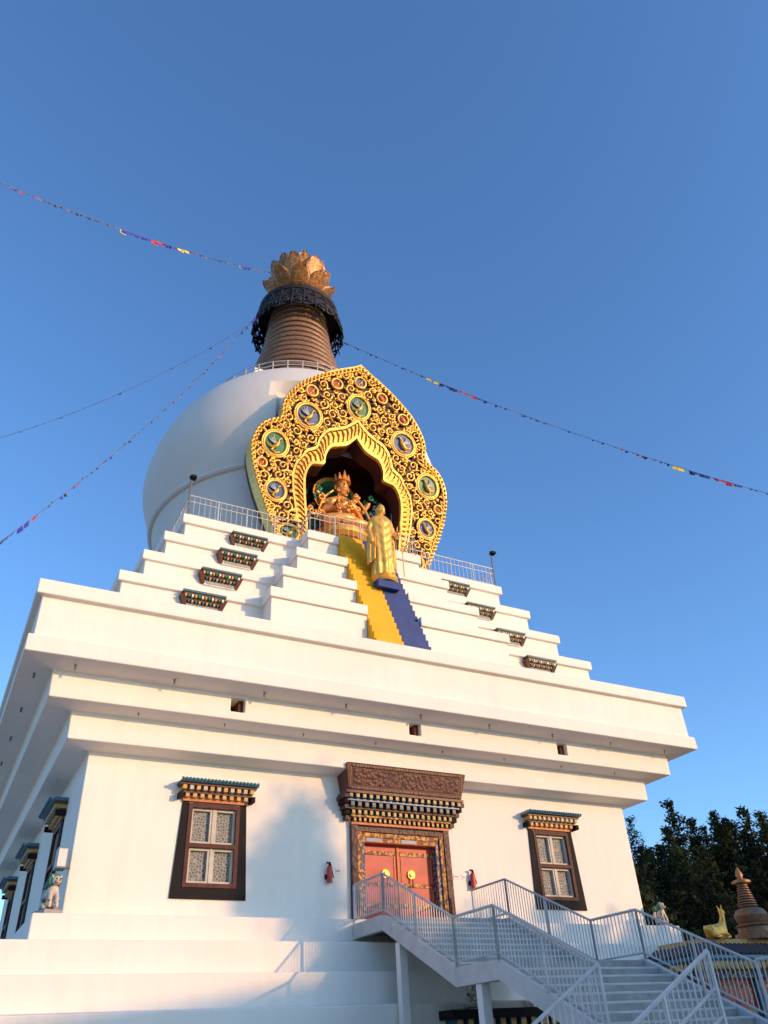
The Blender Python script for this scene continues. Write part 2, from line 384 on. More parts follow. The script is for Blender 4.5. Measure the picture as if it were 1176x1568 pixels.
# dome
mb=MB()
dp=[(6.15,13.8),(6.2,14.6),(6.3,15.6),(6.45,16.6),(6.62,17.6),(6.70,18.04),(6.82,18.05),(6.90,18.12),(6.90,18.24),(6.78,18.3),(6.86,18.5),(7.05,19.0),(7.22,19.5),(7.34,20.0),(7.4,20.5)]
for a in (5,10,15,20,25,30,35,40,44,47):
    dp.append((7.4*math.cos(rad(a)),20.3+7.1*math.sin(rad(a))))
dp.append((4.9,25.52))
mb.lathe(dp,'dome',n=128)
v2=[]
for (x,y,z) in mb.v:
    if y<-6.0 and abs(x)<3.4 and z<22.4:
        y=-6.0
    v2.append((x,y,z))
mb.v=v2
def keep(f):
    c=[sum(mb.v[i][k] for i in f)/len(f) for k in range(3)]
    return not (c[1]<-5 and abs(c[0])<2.25 and c[2]<19.7)
idx=[i for i,f in enumerate(mb.f) if len(f)>4 or keep(f)]
mb.f=[mb.f[i] for i in idx]; mb.m=[mb.m[i] for i in idx]
mb.build('dome',stupa,smooth=True,angle=25)
mb=MB()
mb.box(-2.15,2.15,-2.15,2.15,25.5,26.2,'white'); mb.box(-2.3,2.3,-2.3,2.3,26.201,26.4,'white')
def ringrail(mb,r,z0,h,n,m,tr=.025):
    for i in range(n):
        a0=2*math.pi*i/n;a1=2*math.pi*(i+1)/n
        p0=(r*math.cos(a0),r*math.sin(a0));p1=(r*math.cos(a1),r*math.sin(a1))
        mb.cyl((*p0,z0),(*p0,z0+h),tr,m)
        for hh in (1,.66,.33): mb.cyl((*p0,z0+h*hh),(*p1,z0+h*hh),tr,m)
ringrail(mb,4.75,25.5,.85,40,'steel',.028)
mb.box(-3.3,-2.7,-2.5,-1.9,25.5,27.0,'white')
mb.build('dome_platform',stupa)
# spire
mb=MB()
tab=[(26.3,3.0),(28.4,2.88),(29.2,2.68),(30,2.47),(31,2.22),(32,2.02),(34.4,1.74),(36.2,1.5)]
z=26.4; k=18; h=(35.6-26.4)/k
for i in range(k):
    r=lerpn(tab,z+h*.5)
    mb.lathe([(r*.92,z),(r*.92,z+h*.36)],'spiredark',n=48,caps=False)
    q=[(r*.92,z+h*.36)]
    for j in range(7):
        a=-math.pi/2+math.pi*j/6; q.append((r*.97+.06*math.cos(a),z+h*.68+h*.30*math.sin(a)))
    q.append((r*.92,z+h)); mb.lathe(q,'spire',n=48,caps=False)
    z+=h
mb.lathe([(1.55,35.5),(1.4,36.4),(1.25,36.6),(1.3,36.9)],'spire',n=40)
mb.build('spire_rings',stupa,smooth=True,angle=50)
mb=MB()
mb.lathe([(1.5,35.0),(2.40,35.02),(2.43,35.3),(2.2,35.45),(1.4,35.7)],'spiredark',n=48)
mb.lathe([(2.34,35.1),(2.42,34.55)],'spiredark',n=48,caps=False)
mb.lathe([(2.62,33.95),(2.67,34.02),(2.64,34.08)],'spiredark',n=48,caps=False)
mb.build('canopy_disc',stupa,smooth=True)
mb=MB(); n=96; vs=[];fs=[]
rows=[(2.36,34.95),(2.46,34.6),(2.57,34.25),(2.66,33.95),(2.72,33.5)]
for j,(r,z) in enumerate(rows):
    for i in range(n):
        a=2*math.pi*i/n; zz=z-(abs(math.sin(a*6))*.35 if j==4 else 0); vs.append((r*math.cos(a),r*math.sin(a),zz))
for j in range(4):
    for i in range(n): fs.append((j*n+i,j*n+(i+1)%n,(j+1)*n+(i+1)%n,(j+1)*n+i))
mb.add(vs,fs,'fili')
mb.build('canopy_filigree_skirt',stupa,smooth=True)
sp=[]
for i in range(24):
    a0=2*math.pi*i/24
    def P(da,z): 
        r=lerpn([(33.0,2.78),(33.6,2.72),(35,2.38)],z); return (r*math.cos(a0+da),r*math.sin(a0+da),z)
    sp.append([(*P(0,34.9),1.2),(*P(.02,34.4),1),(*P(0,33.9),1),(*P(0,33.1),.6)])
    sp.append([(*P(.13+.09*math.cos(t)*(1-t/9),34.25+.32*math.sin(t)*(1-t/9)),1-t/12) for t in [q*.5 for q in range(16)]])
    sp.append([(*P(.13+.07*math.cos(t)*(1-t/9),33.62-.2*math.sin(t)*(1-t/9)),1-t/12) for t in [q*.5 for q in range(16)]])
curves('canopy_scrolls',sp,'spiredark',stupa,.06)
# lotus crown
mb=MB()
mb.lathe([(1.28,36.3),(1.34,36.9),(1.24,37.0),(1.32,37.15),(1.2,37.3),(1.55,38.6),(1.2,38.6)],'crown',n=40)
def petal(mb,a,r0,z0,r1,z1,w,m,curl=.25,ex=1.5):
    nn=8; kk=7; vs=[];fs=[]
    for j in range(nn+1):
        t=j/nn; r=r0+(r1-r0)*(t**ex); z=z0+(z1-z0)*t; ww=w*(math.sin(math.pi*(.27+.70*t))**.4) if t<1 else w*.22
        for i in range(kk):
            q=(i/(kk-1)*2-1); s=q*ww; rr=r-q*q*curl+.05*math.cos(q*9)
            vs.append((rr*math.cos(a)-s*math.sin(a),rr*math.sin(a)+s*math.cos(a),z-.12*abs(q)*t))
    for j in range(nn):
        for i in range(kk-1): fs.append((j*kk+i,j*kk+i+1,(j+1)*kk+i+1,(j+1)*kk+i))
    mb.add(vs,fs,m)
for i in range(8): petal(mb,2*math.pi*i/8+.2,1.32,37.1,2.05,39.1,.78,'crown',.16,1.0)
for i in range(8): petal(mb,2*math.pi*(i+.5)/8+.2,1.25,37.2,1.85,39.45,.72,'crown',.13,1.0)
for i in range(9): petal(mb,2*math.pi*(i+.3)/9,1.3,36.7,2.35,37.75,.66,'crown',.2,1.0)
o=mb.build('lotus_crown',stupa,smooth=True,angle=60); so=o.modifiers.new('s','SOLIDIFY'); so.thickness=.07
# ---- gau (niche frame)
gyt=[(13.9,-6.5),(18,-6.8),(20,-7.2),(22,-7.6),(23.8,-7.95)]
gy=lambda z: lerpn(gyt,z)
halfo=[(3.25,13.9),(3.7,15.0),(4.25,16.4),(4.55,17.6),(4.5,18.4),(4.2,19.0),(3.8,19.3),(3.5,19.45),(3.38,19.7),(3.42,20.2),(3.2,20.8),(2.75,21.45),(2.2,21.95),(1.6,22.4),(.95,22.8),(.38,23.1),(0,23.35)]
halfi=[(1.95,13.9),(2.08,15.2),(2.2,16.5),(2.18,17.2),(1.95,17.75),(1.6,17.85),(1.38,17.95),(1.36,18.35),(1.15,18.8),(.8,18.95),(.45,19.1),(.2,19.35),(0,19.6)]
ho=resample(catmull(halfo),61); hi=resample(catmull(halfi),61)
outer=[(-x,z) for x,z in ho]+[(x,z) for x,z in reversed(ho[:-1])]
inner=[(-x,z) for x,z in hi]+[(x,z) for x,z in reversed(hi[:-1])]
NN=len(outer)
def gp(s,r):
    f=s*(NN-1); i=min(int(f),NN-2); t=f-i
    o=[outer[i][k]*(1-t)+outer[i+1][k]*t for k in (0,1)]; q=[inner[i][k]*(1-t)+inner[i+1][k]*t for k in (0,1)]
    return q[0]+(o[0]-q[0])*r,q[1]+(o[1]-q[1])*r
def strip(mb,r0,r1,off,back,m,K=5,ns=NN):
    vs=[];fs=[]
    for i in range(ns):
        s=i/(ns-1)
        for k in range(K+1):
            x,z=gp(s,r0+(r1-r0)*k/K); vs.append((x,gy(z)-off,z))
        x,z=gp(s,r0); vs.append((x,gy(z)-off+back,z)); x,z=gp(s,r1); vs.append((x,gy(z)-off+back,z))
    w=K+3
    for i in range(ns-1):
        a=i*w;b=(i+1)*w
        for k in range(K): fs.append((a+k,a+k+1,b+k+1,b+k))
        fs.append((a+K+1,a,b,b+K+1)); fs.append((a+K,a+K+2,b+K+2,b+K))
    mb.add(vs,fs,m)
mb=MB()
strip(mb,0,1,0,.75,'maroon')
strip(mb,0.0,.045,.16,.2,'goldb',1); strip(mb,.06,.20,.09,.12,'gold',2); strip(mb,.215,.25,.15,.2,'goldb',1)
strip(mb,.96,1.02,.12,.6,'goldb',2)
mb.build('niche_frame_plate',stupa,smooth=True,angle=30)
sp=[]
for i in range(60):
    s=(i+.5)/60; p=gp(s,.05);q=gp(s,.21); m_=gp(s+.006,.13)
    sp.append([(p[0],gy(p[1])-.13,p[1],.6),(m_[0],gy(m_[1])-.15,m_[1],1.0),(q[0],gy(q[1])-.13,q[1],.6)])
meds=[(0,21.15,.50,.56,'green'),(-2.3,20.0,.55,.55,'blueen'),(2.3,20.0,.55,.55,'blueen'),(-3.6,18.25,.5,.55,'green'),(3.6,18.25,.5,.55,'green'),
(-3.45,16.05,.40,.45,'blueen'),(3.45,16.05,.40,.45,'blueen'),(-2.8,14.3,.42,.32,'green'),(2.8,14.3,.42,.32,'green'),
(0,22.45,.27,.27,'blueen'),(-1.12,22.0,.25,.25,'redpaint'),(1.12,22.0,.25,.25,'redpaint'),(-2.25,21.25,.26,.26,'redpaint'),(2.25,21.25,.26,.26,'redpaint'),
(-4.1,17.2,.2,.22,'redpaint'),(4.1,17.2,.2,.22,'redpaint')]
placed=[(m_[0],m_[1],max(m_[2],m_[3])+.10) for m_ in meds]
def spiral(cx,cz,R,turns,ph,sg,off=.1):
    pts=[];n=int(11*turns)+4
    for i in range(n+1):
        t=i/n; a=ph+sg*t*turns*2*math.pi; r=R*(1-.86*t)
        x=cx+r*math.cos(a); z=cz+r*math.sin(a); pts.append((x,gy(z)-off-.05*t,z,1.15-.5*t if t<.93 else 1.3))
    return pts
for R,cnt in ((.27,900),(.2,1500),(.14,2500),(.09,3500)):
    for _ in range(cnt):
        s=random.random(); r=random.uniform(.27,.94); x,z=gp(s,r)
        o=outer[min(NN-1,int(s*(NN-1)))]; q=inner[min(NN-1,int(s*(NN-1)))]; wd=math.dist(o,q)
        if (r-.25)*wd<R*.85 or (.97-r)*wd<R*.85: continue
        if all(math.hypot(x-a,z-b)>(R+c)*.93 for a,b,c in placed):
            placed.append((x,z,R)); sg=random.choice((-1,1)); ph=random.random()*6.28
            sp.append(spiral(x,z,R*.9,1.35 if R>.12 else .9,ph,sg))
            if R>.13:
                for e in range(4):
                    a=ph+1.6*e+.6; sp.append([(x+R*.9*math.cos(a),gy(z)-.1,z+R*.9*math.sin(a),1),(x+R*1.15*math.cos(a+.3*sg),gy(z)-.13,z+R*1.15*math.sin(a+.3*sg),.9),(x+R*1.35*math.cos(a+.65*sg),gy(z)-.1,z+R*1.35*math.sin(a+.65*sg),.3)])
nb=110
for i in range(nb):
    s=(i+.5)/nb; x,z=gp(s,.97); sp.append(spiral(x,z,.13,1.0,random.random()*.5+s*6,1 if s<.5 else -1,.14))
curves('niche_frame_scrolls',sp,'goldb',stupa,.048)
mb=MB(); ring=[];birds=[];birdw=[]
for (x,z,rx,rz,c) in meds:
    n=24
    vs=[(x,gy(z)-.10,z)]+[(x+rx*math.cos(2*math.pi*i/n),gy(z+rz*math.sin(2*math.pi*i/n))-.09,z+rz*math.sin(2*math.pi*i/n)) for i in range(n)]
    mb.add(vs,[(0,1+i,1+(i+1)%n) for i in range(n)],c)
    for k,sc in ((0,1.0),(1,1.16)):
        if k and rx<.3: continue
        ring.append([(x+rx*sc*math.cos(2*math.pi*i/n),gy(z+rz*sc*math.sin(2*math.pi*i/n))-.12,z+rz*sc*math.sin(2*math.pi*i/n),1 if k==0 else .7) for i in range(n)])
    sg=1 if x<=0 else -1
    K=rx*2.2
    def Q(u,w,d=.12,r=1): return (x+sg*u*rx,gy(z+w*rz)-d,z+w*rz,r*K)
    birds.append([Q(.55,.45,.14,.4),Q(.4,.5,.16,.8),Q(.25,.3,.16,.7),Q(.2,0,.18,1.3),Q(0,-.3,.18,1.6),Q(-.25,-.4,.16,1.),Q(-.55,-.3,.14,.6),Q(-.75,0,.13,.3)])
    birds.append([Q(-.1,-.35,.15,1),Q(-.3,-.6,.14,.8),Q(.1,-.8,.13,.6),Q(.45,-.6,.13,.3)]); 
    if rx>.3:
        for f in (0,.22,.42): birdw.append([Q(.1-f*.4,-.05,.17,.9),Q(-.25-f*.5,.35-f*.5,.17,1.),Q(-.2-f,.72-f*.6,.14,.3)])
mb.build('medallion_discs',stupa,smooth=True)
curves('medallion_rings',ring,'goldb',stupa,.06,cyc=True)
curves('medallion_birds',birds,'gold',stupa,.055); curves('medallion_wings',birdw,'steel',stupa,.03)
# niche interior
mb=MB()
mb.box(-2.6,-2.35,-6.4,-3.9,13.8,20,'maroon'); mb.box(2.35,2.6,-6.4,-3.9,13.8,20,'maroon')
mb.box(-2.35,2.35,-4.1,-3.9,13.8,20,'darkred'); mb.box(-2.35,2.35,-6.4,-4.1,19.8,20,'maroon')
mb.box(-1.7,1.7,-6.3,-4.4,13.89,14.5,'carvedg'); mb.box(-1.45,1.45,-6.15,-4.5,14.5,14.95,'redpaint')
mb.build('niche_recess',stupa)
# deck railing
def rail(mb,p0,p1,h,m,sp_=1.4,bal=0.,tr=.03,levels=(1,.5)):
    p0=Vector(p0);p1=Vector(p1);L=(p1-p0).length;n=max(1,round(L/sp_))
    up=Vector((0,0,h))
    for i in range(n+1):
        p=p0.lerp(p1,i/n); mb.cyl(p,p+up,tr*1.15,m)
    for l in levels: mb.cyl(p0+up*l,p1+up*l,tr if l==1 else tr*.75,m)
    if bal:
        k=int(L/bal); lo=min(levels)
        for i in range(1,k):
            p=p0.lerp(p1,i/k); mb.cyl(p+up*lo,p+up,tr*.38,m,4)
mb=MB(); z=13.88
for a,b in (((-6.75,-6.75,z),(-2.3,-6.75,z)),((-2.3,-6.75,z),(-2.3,-7.55,z)),((-2.3,-7.55,z),(-1.25,-7.55,z)),((6.75,-6.75,z),(2.3,-6.75,z)),((2.3,-6.75,z),(2.3,-7.55,z)),((2.3,-7.55,z),(1.0,-7.55,z)),
            ((-6.75,-6.75,z),(-6.75,6.75,z)),((6.75,-6.75,z),(6.75,6.75,z)),((-1.25,-7.5,z+.1),(1.0,-7.5,z+.1))):
    rail(mb,a,b,.95,'steel',1.1,.2,.024,(1,.72,.12))
for x in (-6.75,6.75):
    mb.cyl((x,-6.75,z),(x,-6.75,z+1.7),.035,'grey'); mb.sph((x,-6.8,z+1.75),.1,'black',8,6); mb.box(x-.05,x+.15,-6.95,-6.7,z+1.68,z+1.78,'black')
mb.build('deck_railing',stupa)
# ---- deity figure in niche
def figure_seated(name,c,s,parent,m):
    cx,cy,cz=c
    def P(x,y,z): return (cx+x*s,cy+y*s,cz+z*s)
    V=[P(0,0,.12),P(0,0,.38),P(0,-.02,.68),P(0,0,.88),P(0,-.02,1.0),
       P(.2,-.05,.12),P(.52,-.32,.10),P(.1,-.5,.08),P(-.2,-.42,.06),
       P(-.2,-.05,.12),P(-.52,-.32,.10),P(-.1,-.46,.16),P(.2,-.4,.18),
       P(.24,0,.80),P(.36,-.04,.52),P(.14,-.3,.50),P(.03,-.34,.62),
       P(-.24,0,.80),P(-.36,-.04,.52),P(-.14,-.3,.50),P(-.03,-.34,.62),
       P(.46,0,.68),P(.56,-.12,.92),P(-.46,0,.68),P(-.56,-.12,.92),P(.5,.02,.46),P(.62,-.12,.34),P(-.5,.02,.46),P(-.62,-.12,.34)]
    E=[(0,1),(1,2),(2,3),(3,4),(0,5),(5,6),(6,7),(7,8),(0,9),(9,10),(10,11),(11,12),(3,13),(13,14),(14,15),(15,16),(3,17),(17,18),(18,19),(19,20),(13,21),(21,22),(17,23),(23,24),(14,25),(25,26),(18,27),(27,28)]
    R=[.2,.16,.2,.09,.07,.15,.13,.09,.05,.15,.13,.09,.05,.085,.065,.055,.045,.085,.065,.055,.045,.055,.045,.055,.045,.05,.04,.05,.04]
    skin(name+'_body',V,E,[r*s for r in R],m,parent)
    h=MB(); hc=P(0,-.04,1.17)
    h.sph(hc,.15*s,m,16,12,(.88,.95,1.15)); h.sph((hc[0],hc[1]-.14*s,hc[2]-.01*s),.03*s,m,8,6,(.8,1,1.6))
    for e in (-1,1):
        h.sph((hc[0]+e*.055*s,hc[1]-.125*s,hc[2]+.03*s),.022*s,'dark',6,5,(1.3,.6,.5)); h.sph((hc[0]+e*.14*s,hc[1],hc[2]-.03*s),.05*s,m,8,6,(.4,.6,1.4))
    h.sph((hc[0],hc[1]-.125*s,hc[2]-.075*s),.025*s,'redpaint',6,5,(1.5,.6,.5))
    for i in range(5):
        a=rad(-80+160*i/4)-math.pi/2; hh=.20 if i!=2 else .26
        h.cyl((hc[0]+.13*s*math.cos(a),hc[1]+.13*s*math.sin(a),hc[2]+.09*s),(hc[0]+.15*s*math.cos(a),hc[1]+.15*s*math.sin(a),hc[2]+(.06+hh)*s),.06*s,m,6,.012*s)
    h.sph((hc[0],hc[1],hc[2]+.17*s),.09*s,'blueen',10,8,(1,1,1.2))
    h.build(name+'_head',parent,smooth=True)
dei=empty('seated_bodhisattva_statue')
figure_seated('deity',(0,-5.55,15.4),2.25,dei,'skinpeach')
mb=MB()
mb.lathe([(1.2,14.95),(1.35,15.1),(1.2,15.2),(1.3,15.4)],'goldb',n=28,c=(0,-5.35))
for i in range(14):
    a=2*math.pi*i/14; mb.sph((1.2*math.cos(a),-5.35+.95*math.sin(a),15.15),.22,'skinpeach',8,6,(1,.6,.9))
def disc(mb,c,r0,r1,y,m,n=36):
    vs=[];fs=[]
    for i in range(n):
        a=2*math.pi*i/n; vs+= [(c[0]+r0*math.cos(a),y,c[1]+r0*math.sin(a)),(c[0]+r1*math.cos(a),y,c[1]+r1*math.sin(a))]
    for i in range(n): fs.append((2*i,2*((i+1)%n),2*((i+1)%n)+1,2*i+1))
    mb.add(vs,fs,m)
disc(mb,(0,18.0),.0,.85,-4.9,'green'); disc(mb,(0,18.0),.85,.95,-4.93,'goldb'); disc(mb,(0,18.0),.95,1.05,-4.92,'skinpeach')
disc(mb,(0,16.6),.0,1.25,-4.6,'teal'); disc(mb,(0,16.6),1.25,1.4,-4.62,'goldb')
mb.build('halo_and_lotus_seat',dei)
sp=[];sg_=[];sr=[]
gy0=gy; gy=lambda z:-5.7
for k in range(46):
    e=random.choice((-1,1)); x=e*random.uniform(1.0,1.75); z=random.uniform(15.0,17.6)
    random.choice((sp,sg_,sr,sg_)).append(spiral(x,z,random.uniform(.1,.2),1.3,random.random()*6,e,random.uniform(-.3,.3)))
for k in range(26):
    x=random.uniform(-.6,.6); z=random.uniform(15.6,17.4); sp.append(spiral(x,z,.08,1.2,random.random()*6,1,.65-abs(x)*.4))
gy=gy0
curves('gilt_ornaments',sp,'skinpeach',dei,.045); curves('lotus_stems',sg_,'green',dei,.05); curves('ribbons',sr,'blueen',dei,.05)
sp=[]
for t in (-1,1): sp.append([(t*.35,-6.05,17.3,1),(t*.3,-6.25,16.8,1),(0,-6.35,16.5,1.3)]); sp.append([(t*.5,-5.8,17.6,1),(t*.95,-5.8,17.1,1.3),(t*1.2,-5.9,16.4,1),(t*1.35,-6,15.7,.8)])
curves('jewels',sp,'goldb',dei,.05)
# ---- standing buddha
bud=empty('standing_buddha_statue',(0,0,0))
mb=MB(); bx,by,bz=0.0,-8.95,11.5
mb.box(-.42,.42,by-.36,by+.9,11.05,11.36,'blue'); 
mb.lathe([(.46,11.36),(.52,11.44),(.46,11.5),(.5,11.58)],'statue',n=28,c=(bx,by)); 
mb.build('pedestal',bud)
sec=[(0.05,.44,.30),(.35,.42,.30),(.8,.38,.29),(1.2,.38,.29),(1.6,.42,.30),(1.95,.45,.30),(2.25,.46,.28),(2.5,.47,.27),(2.65,.34,.22),(2.76,.17,.15),(2.82,.12,.12),(2.95,.11,.11)]
vs=[];fs=[];n=96
ss=catmull(sec,5)
for j,(z,rx,ry) in enumerate(ss):
    for i in range(n):
        a=2*math.pi*i/n
        fold=.035*math.sin(a*11+z*1.1+1.5*math.sin(a*2))*max(0,1-z/2.6)
        if .45<z<2.45 and math.sin(a)<0:
            fold+=.05*abs(math.sin((z-.55*abs(math.cos(a)))*9))*-math.sin(a)
        vs.append((bx+(rx+fold)*math.cos(a),by+(ry+fold)*math.sin(a),bz+.08+z))
for j in range(len(ss)-1):
    for i in range(n): fs.append((j*n+i,j*n+(i+1)%n,(j+1)*n+(i+1)%n,(j+1)*n+i))
fs.append(tuple(range(n-1,-1,-1)))
mb=MB(); mb.add(vs,fs,'statue')
for e,zl in ((-1,.75),(1,.55)):
    v2=[];f2=[];K=9;J=10
    for j in range(J+1):
        z=zl+(1.75-zl)*j/J
        for i in range(K):
            t=i/(K-1); v2.append((bx+e*(.36+.24*t),by-.20+.24*t+.04*math.sin(t*12+z*2),bz+.08+z-.25*t*(1-j/J)))
    for j in range(J):
        for i in range(K-1): f2.append((j*K+i,j*K+i+1,(j+1)*K+i+1,(j+1)*K+i))
    mb.add(v2,f2,'statue')
for e in (-1,1): mb.sph((bx+e*.17,by-.34,bz+.12),.1,'statue',10,6,(.8,1.9,.6))
mb.build('robe',bud,smooth=True,angle=80)
V=[(0,by,bz+2.55),(.34,by,bz+2.58),(.52,by-.02,bz+2.1),(.50,by-.32,bz+1.85),(.48,by-.44,bz+1.98),
   (-.34,by,bz+2.58),(-.54,by,bz+2.1),(-.50,by-.16,bz+1.62),(-.48,by-.20,bz+1.45)]
E=[(0,1),(1,2),(2,3),(3,4),(0,5),(5,6),(6,7),(7,8)]
skin('arms',V,E,[.14,.14,.12,.085,.05,.14,.12,.085,.05],'statue',bud)
fv=[];fe=[];fr=[]
def hand(base,dirv,side,pal):
    base=Vector(base);d=Vector(dirv).normalized();s_=Vector(side).normalized();p_=Vector(pal).normalized()
    for k in range(4):
        o_=len(fv);L=[.11,.13,.125,.10][k]; b0=base+s_*((k-1.5)*.034)
        fv.extend([tuple(b0),tuple(b0+d*.09),tuple(b0+d*(.09+L*.5)+p_*.015),tuple(b0+d*(.09+L)+p_*.05)]); fe.extend([(o_,o_+1),(o_+1,o_+2),(o_+2,o_+3)]); fr.extend([.03,.024,.018,.013])
    o_=len(fv); fv.extend([tuple(base-s_*.05),tuple(base-s_*.09+d*.05+p_*.02),tuple(base-s_*.10+d*.11+p_*.04)]); fe.extend([(o_,o_+1),(o_+1,o_+2)]); fr.extend([.028,.02,.014])
hand((.48,by-.44,bz+1.98),(0,-.1,1),(1,0,0),(0,-1,0)); hand((-.48,by-.20,bz+1.45),(0,-.2,-1),(-1,0,0),(0,-1,0))
skin('hands',fv,fe,fr,'statue',bud,1)
mb=MB(); hc=(bx,by-.03,bz+3.12)
mb.sph(hc,.2,'statue',20,14,(.88,.98,1.2)); mb.sph((hc[0],hc[1]+.05,hc[2]+.09),.2,'spiredark',20,12,(.95,1.0,.95)); mb.sph((hc[0],hc[1]+.05,hc[2]+.28),.09,'spiredark',12,8)
mb.sph((hc[0],hc[1]-.19,hc[2]-.03),.035,'statue',8,6,(.7,1,1.8)); mb.sph((hc[0],hc[1]-.175,hc[2]-.12),.035,'redpaint',8,5,(1.4,.5,.45))
for e in (-1,1):
    mb.sph((hc[0]+e*.075,hc[1]-.165,hc[2]+.0),.03,'dark',8,5,(1.3,.5,.35)); mb.sph((hc[0]+e*.18,hc[1]+.01,hc[2]-.05),.06,'statue',8,8,(.35,.6,1.9))
mb.build('head',bud,smooth=True)
mb=MB(); mb.cyl((.62,by-.42,bz+.1),(.60,by-.42,bz+2.5),.02,'statue'); mb.build('staff',bud)
# ------------------------------------------------------------------ stair in front
st=empty('entrance_staircase')
mb=MB(); X=1.8
def strg(x,pts,th,w=.07,m='steel'):
    for (y0,z0),(y1,z1) in zip(pts,pts[1:]):
        mb.add([(x-w,y0,z0-th),(x+w,y0,z0-th),(x+w,y0,z0),(x-w,y0,z0),(x-w,y1,z1-th),(x+w,y1,z1-th),(x+w,y1,z1),(x-w,y1,z1)],[(0,1,2,3),(7,6,5,4),(0,4,5,1),(1,5,6,2),(2,6,7,3),(3,7,4,0)],m)
path=[(-9.72,.42),(-11.35,.42),(-14.45,-1.0),(-15.95,-1.0),(-18.7,-2.28),(-19.95,-2.28)]
for x in (-X-.07,X+.07): strg(x,path,.34)
mb.box(-X,X,-11.3,-9.72,.18,.40,'concrete'); mb.box(-X,X,-15.95,-14.4,-1.25,-1.02,'concrete'); mb.box(-X,X,-20.0,-18.7,-2.5,-2.3,'concrete')
def flight(y0,z0,y1,z1,n):
    for i in range(n):
        ya=y0+(y1-y0)*i/n; yb=y0+(y1-y0)*(i+1)/n; za=z0+(z1-z0)*(i+1)/n
        mb.box(-X,X,yb-.03,ya,za-.16,za,'concrete'); mb.box(-X+.01,X-.01,yb-.034,yb+.01,za-.035,za+.004,'steel')
flight(-11.3,.40,-14.4,-1.02,9); flight(-15.95,-1.02,-18.7,-2.3,8)
mb.add([(-X,-11.3,.2),(X,-11.3,.2),(X,-14.4,-1.24),(-X,-14.4,-1.24)],[(0,1,2,3)],'white')
for x in (-1.8,1.8):
    for y,z in ((-12.0,-.3),(-15.2,-1.35)): mb.box(x-.1,x+.1,y-.1,y+.1,-4,z+.05,'white')
for i in range(8):
    x0=-.7-i*.32; mb.box(x0-.35,x0,-19.9,-18.8,-2.62-i*.17,-2.47-i*.17,'concrete')
mb.build('steps_and_landings',st,bevel=.008)
mb=MB()
for x in (-X-.07,X+.07):
    for (a,b) in zip(path[:4],path[1:5]): rail(mb,(x,a[0],a[1]),(x,b[0],b[1]),.93,'steel',1.45,.115,.028,(1,.12))
rail(mb,(-X-.07,-18.7,-2.28),(-X-1.6,-18.7,-3.1),.93,'steel',1.2,.13,.03,(1,.12))
rail(mb,(-.7,-19.95,-2.28),(-4.1,-19.95,-4),.98,'steel',1.2,.13,.035,(1,.5,.12))
rail(mb,(X+.07,-18.7,-2.28),(X+.07,-19.9,-2.28),.98,'steel',1.2,.13,.03,(1,.12))
mb.build('railings',st)
# basement portal beneath the landing
mb=MB(); yf=-11.8
mb.box(-.2,2.9,yf-.1,yf+.02,-4,-2.2,'dark')
corbelrow(mb,-.5,3.2,yf,.35,-2.2,-2.05,14,'darkred','corb'); mb.box(-.6,3.3,yf-.42,yf,-2.05,-1.97,'carved')
corbelrow(mb,-.7,3.4,yf,.5,-1.97,-1.8,14,'teal','corb'); mb.box(-.8,3.5,yf-.6,yf,-1.8,-1.62,'black')
mb.build('basement_portal',stupa)
mb=MB()
mb.box(-6.8,-4.4,-12.2,-11.78,-2.06,-1.96,'skyblue'); corbelrow(mb,-6.7,-4.5,-11.8,.3,-2.22,-2.065,10,'darkred','corb'); mb.box(-6.4,-4.8,-11.86,-11.79,-3.6,-2.23,'black')
mb.build('basement_window',stupa)
for sx in (-2.3,2.35):
    e=empty('fire_extinguisher'); mb=MB()
    mb.cyl((sx,-9.12,1.5),(sx,-9.12,1.86),.075,'redpaint',12); mb.sph((sx,-9.12,1.86),.075,'redpaint',12,8); mb.cyl((sx,-9.12,1.9),(sx,-9.12,2.0),.03,'black'); mb.box(sx-.09,sx+.03,-9.14,-9.1,1.98,2.02,'black')
    mb.cyl((sx+.02,-9.14,1.98),(sx+.11,-9.14,1.62),.014,'black'); mb.box(sx-.1,sx+.1,-9.04,-8.99,1.6,1.72,'black'); mb.build('bottle',e,smooth=True)
for sx,w in ((-2.0,.14),(1.85,.2),(2.1,.12)):
    s_=MB(); s_.box(sx-w/2,sx+w/2,-9.02,-8.99,1.75,1.90,'sign'); s_.box(sx-w/2+.02,sx+w/2-.02,-9.025,-9.02,1.81,1.84,'redpaint'); s_.build('notice_sign')
fl=MB(); fl.box(-9.35,-9.12,-9.3,-8.9,1.55,2.0,'grey'); fl.cyl((-9.2,-9.05,1.6),(-9.0,-9.05,1.6),.03,'grey'); fl.box(-9.33,-9.14,-9.315,-9.3,1.58,1.97,'sign'); fl.build('wall_floodlight',stupa)
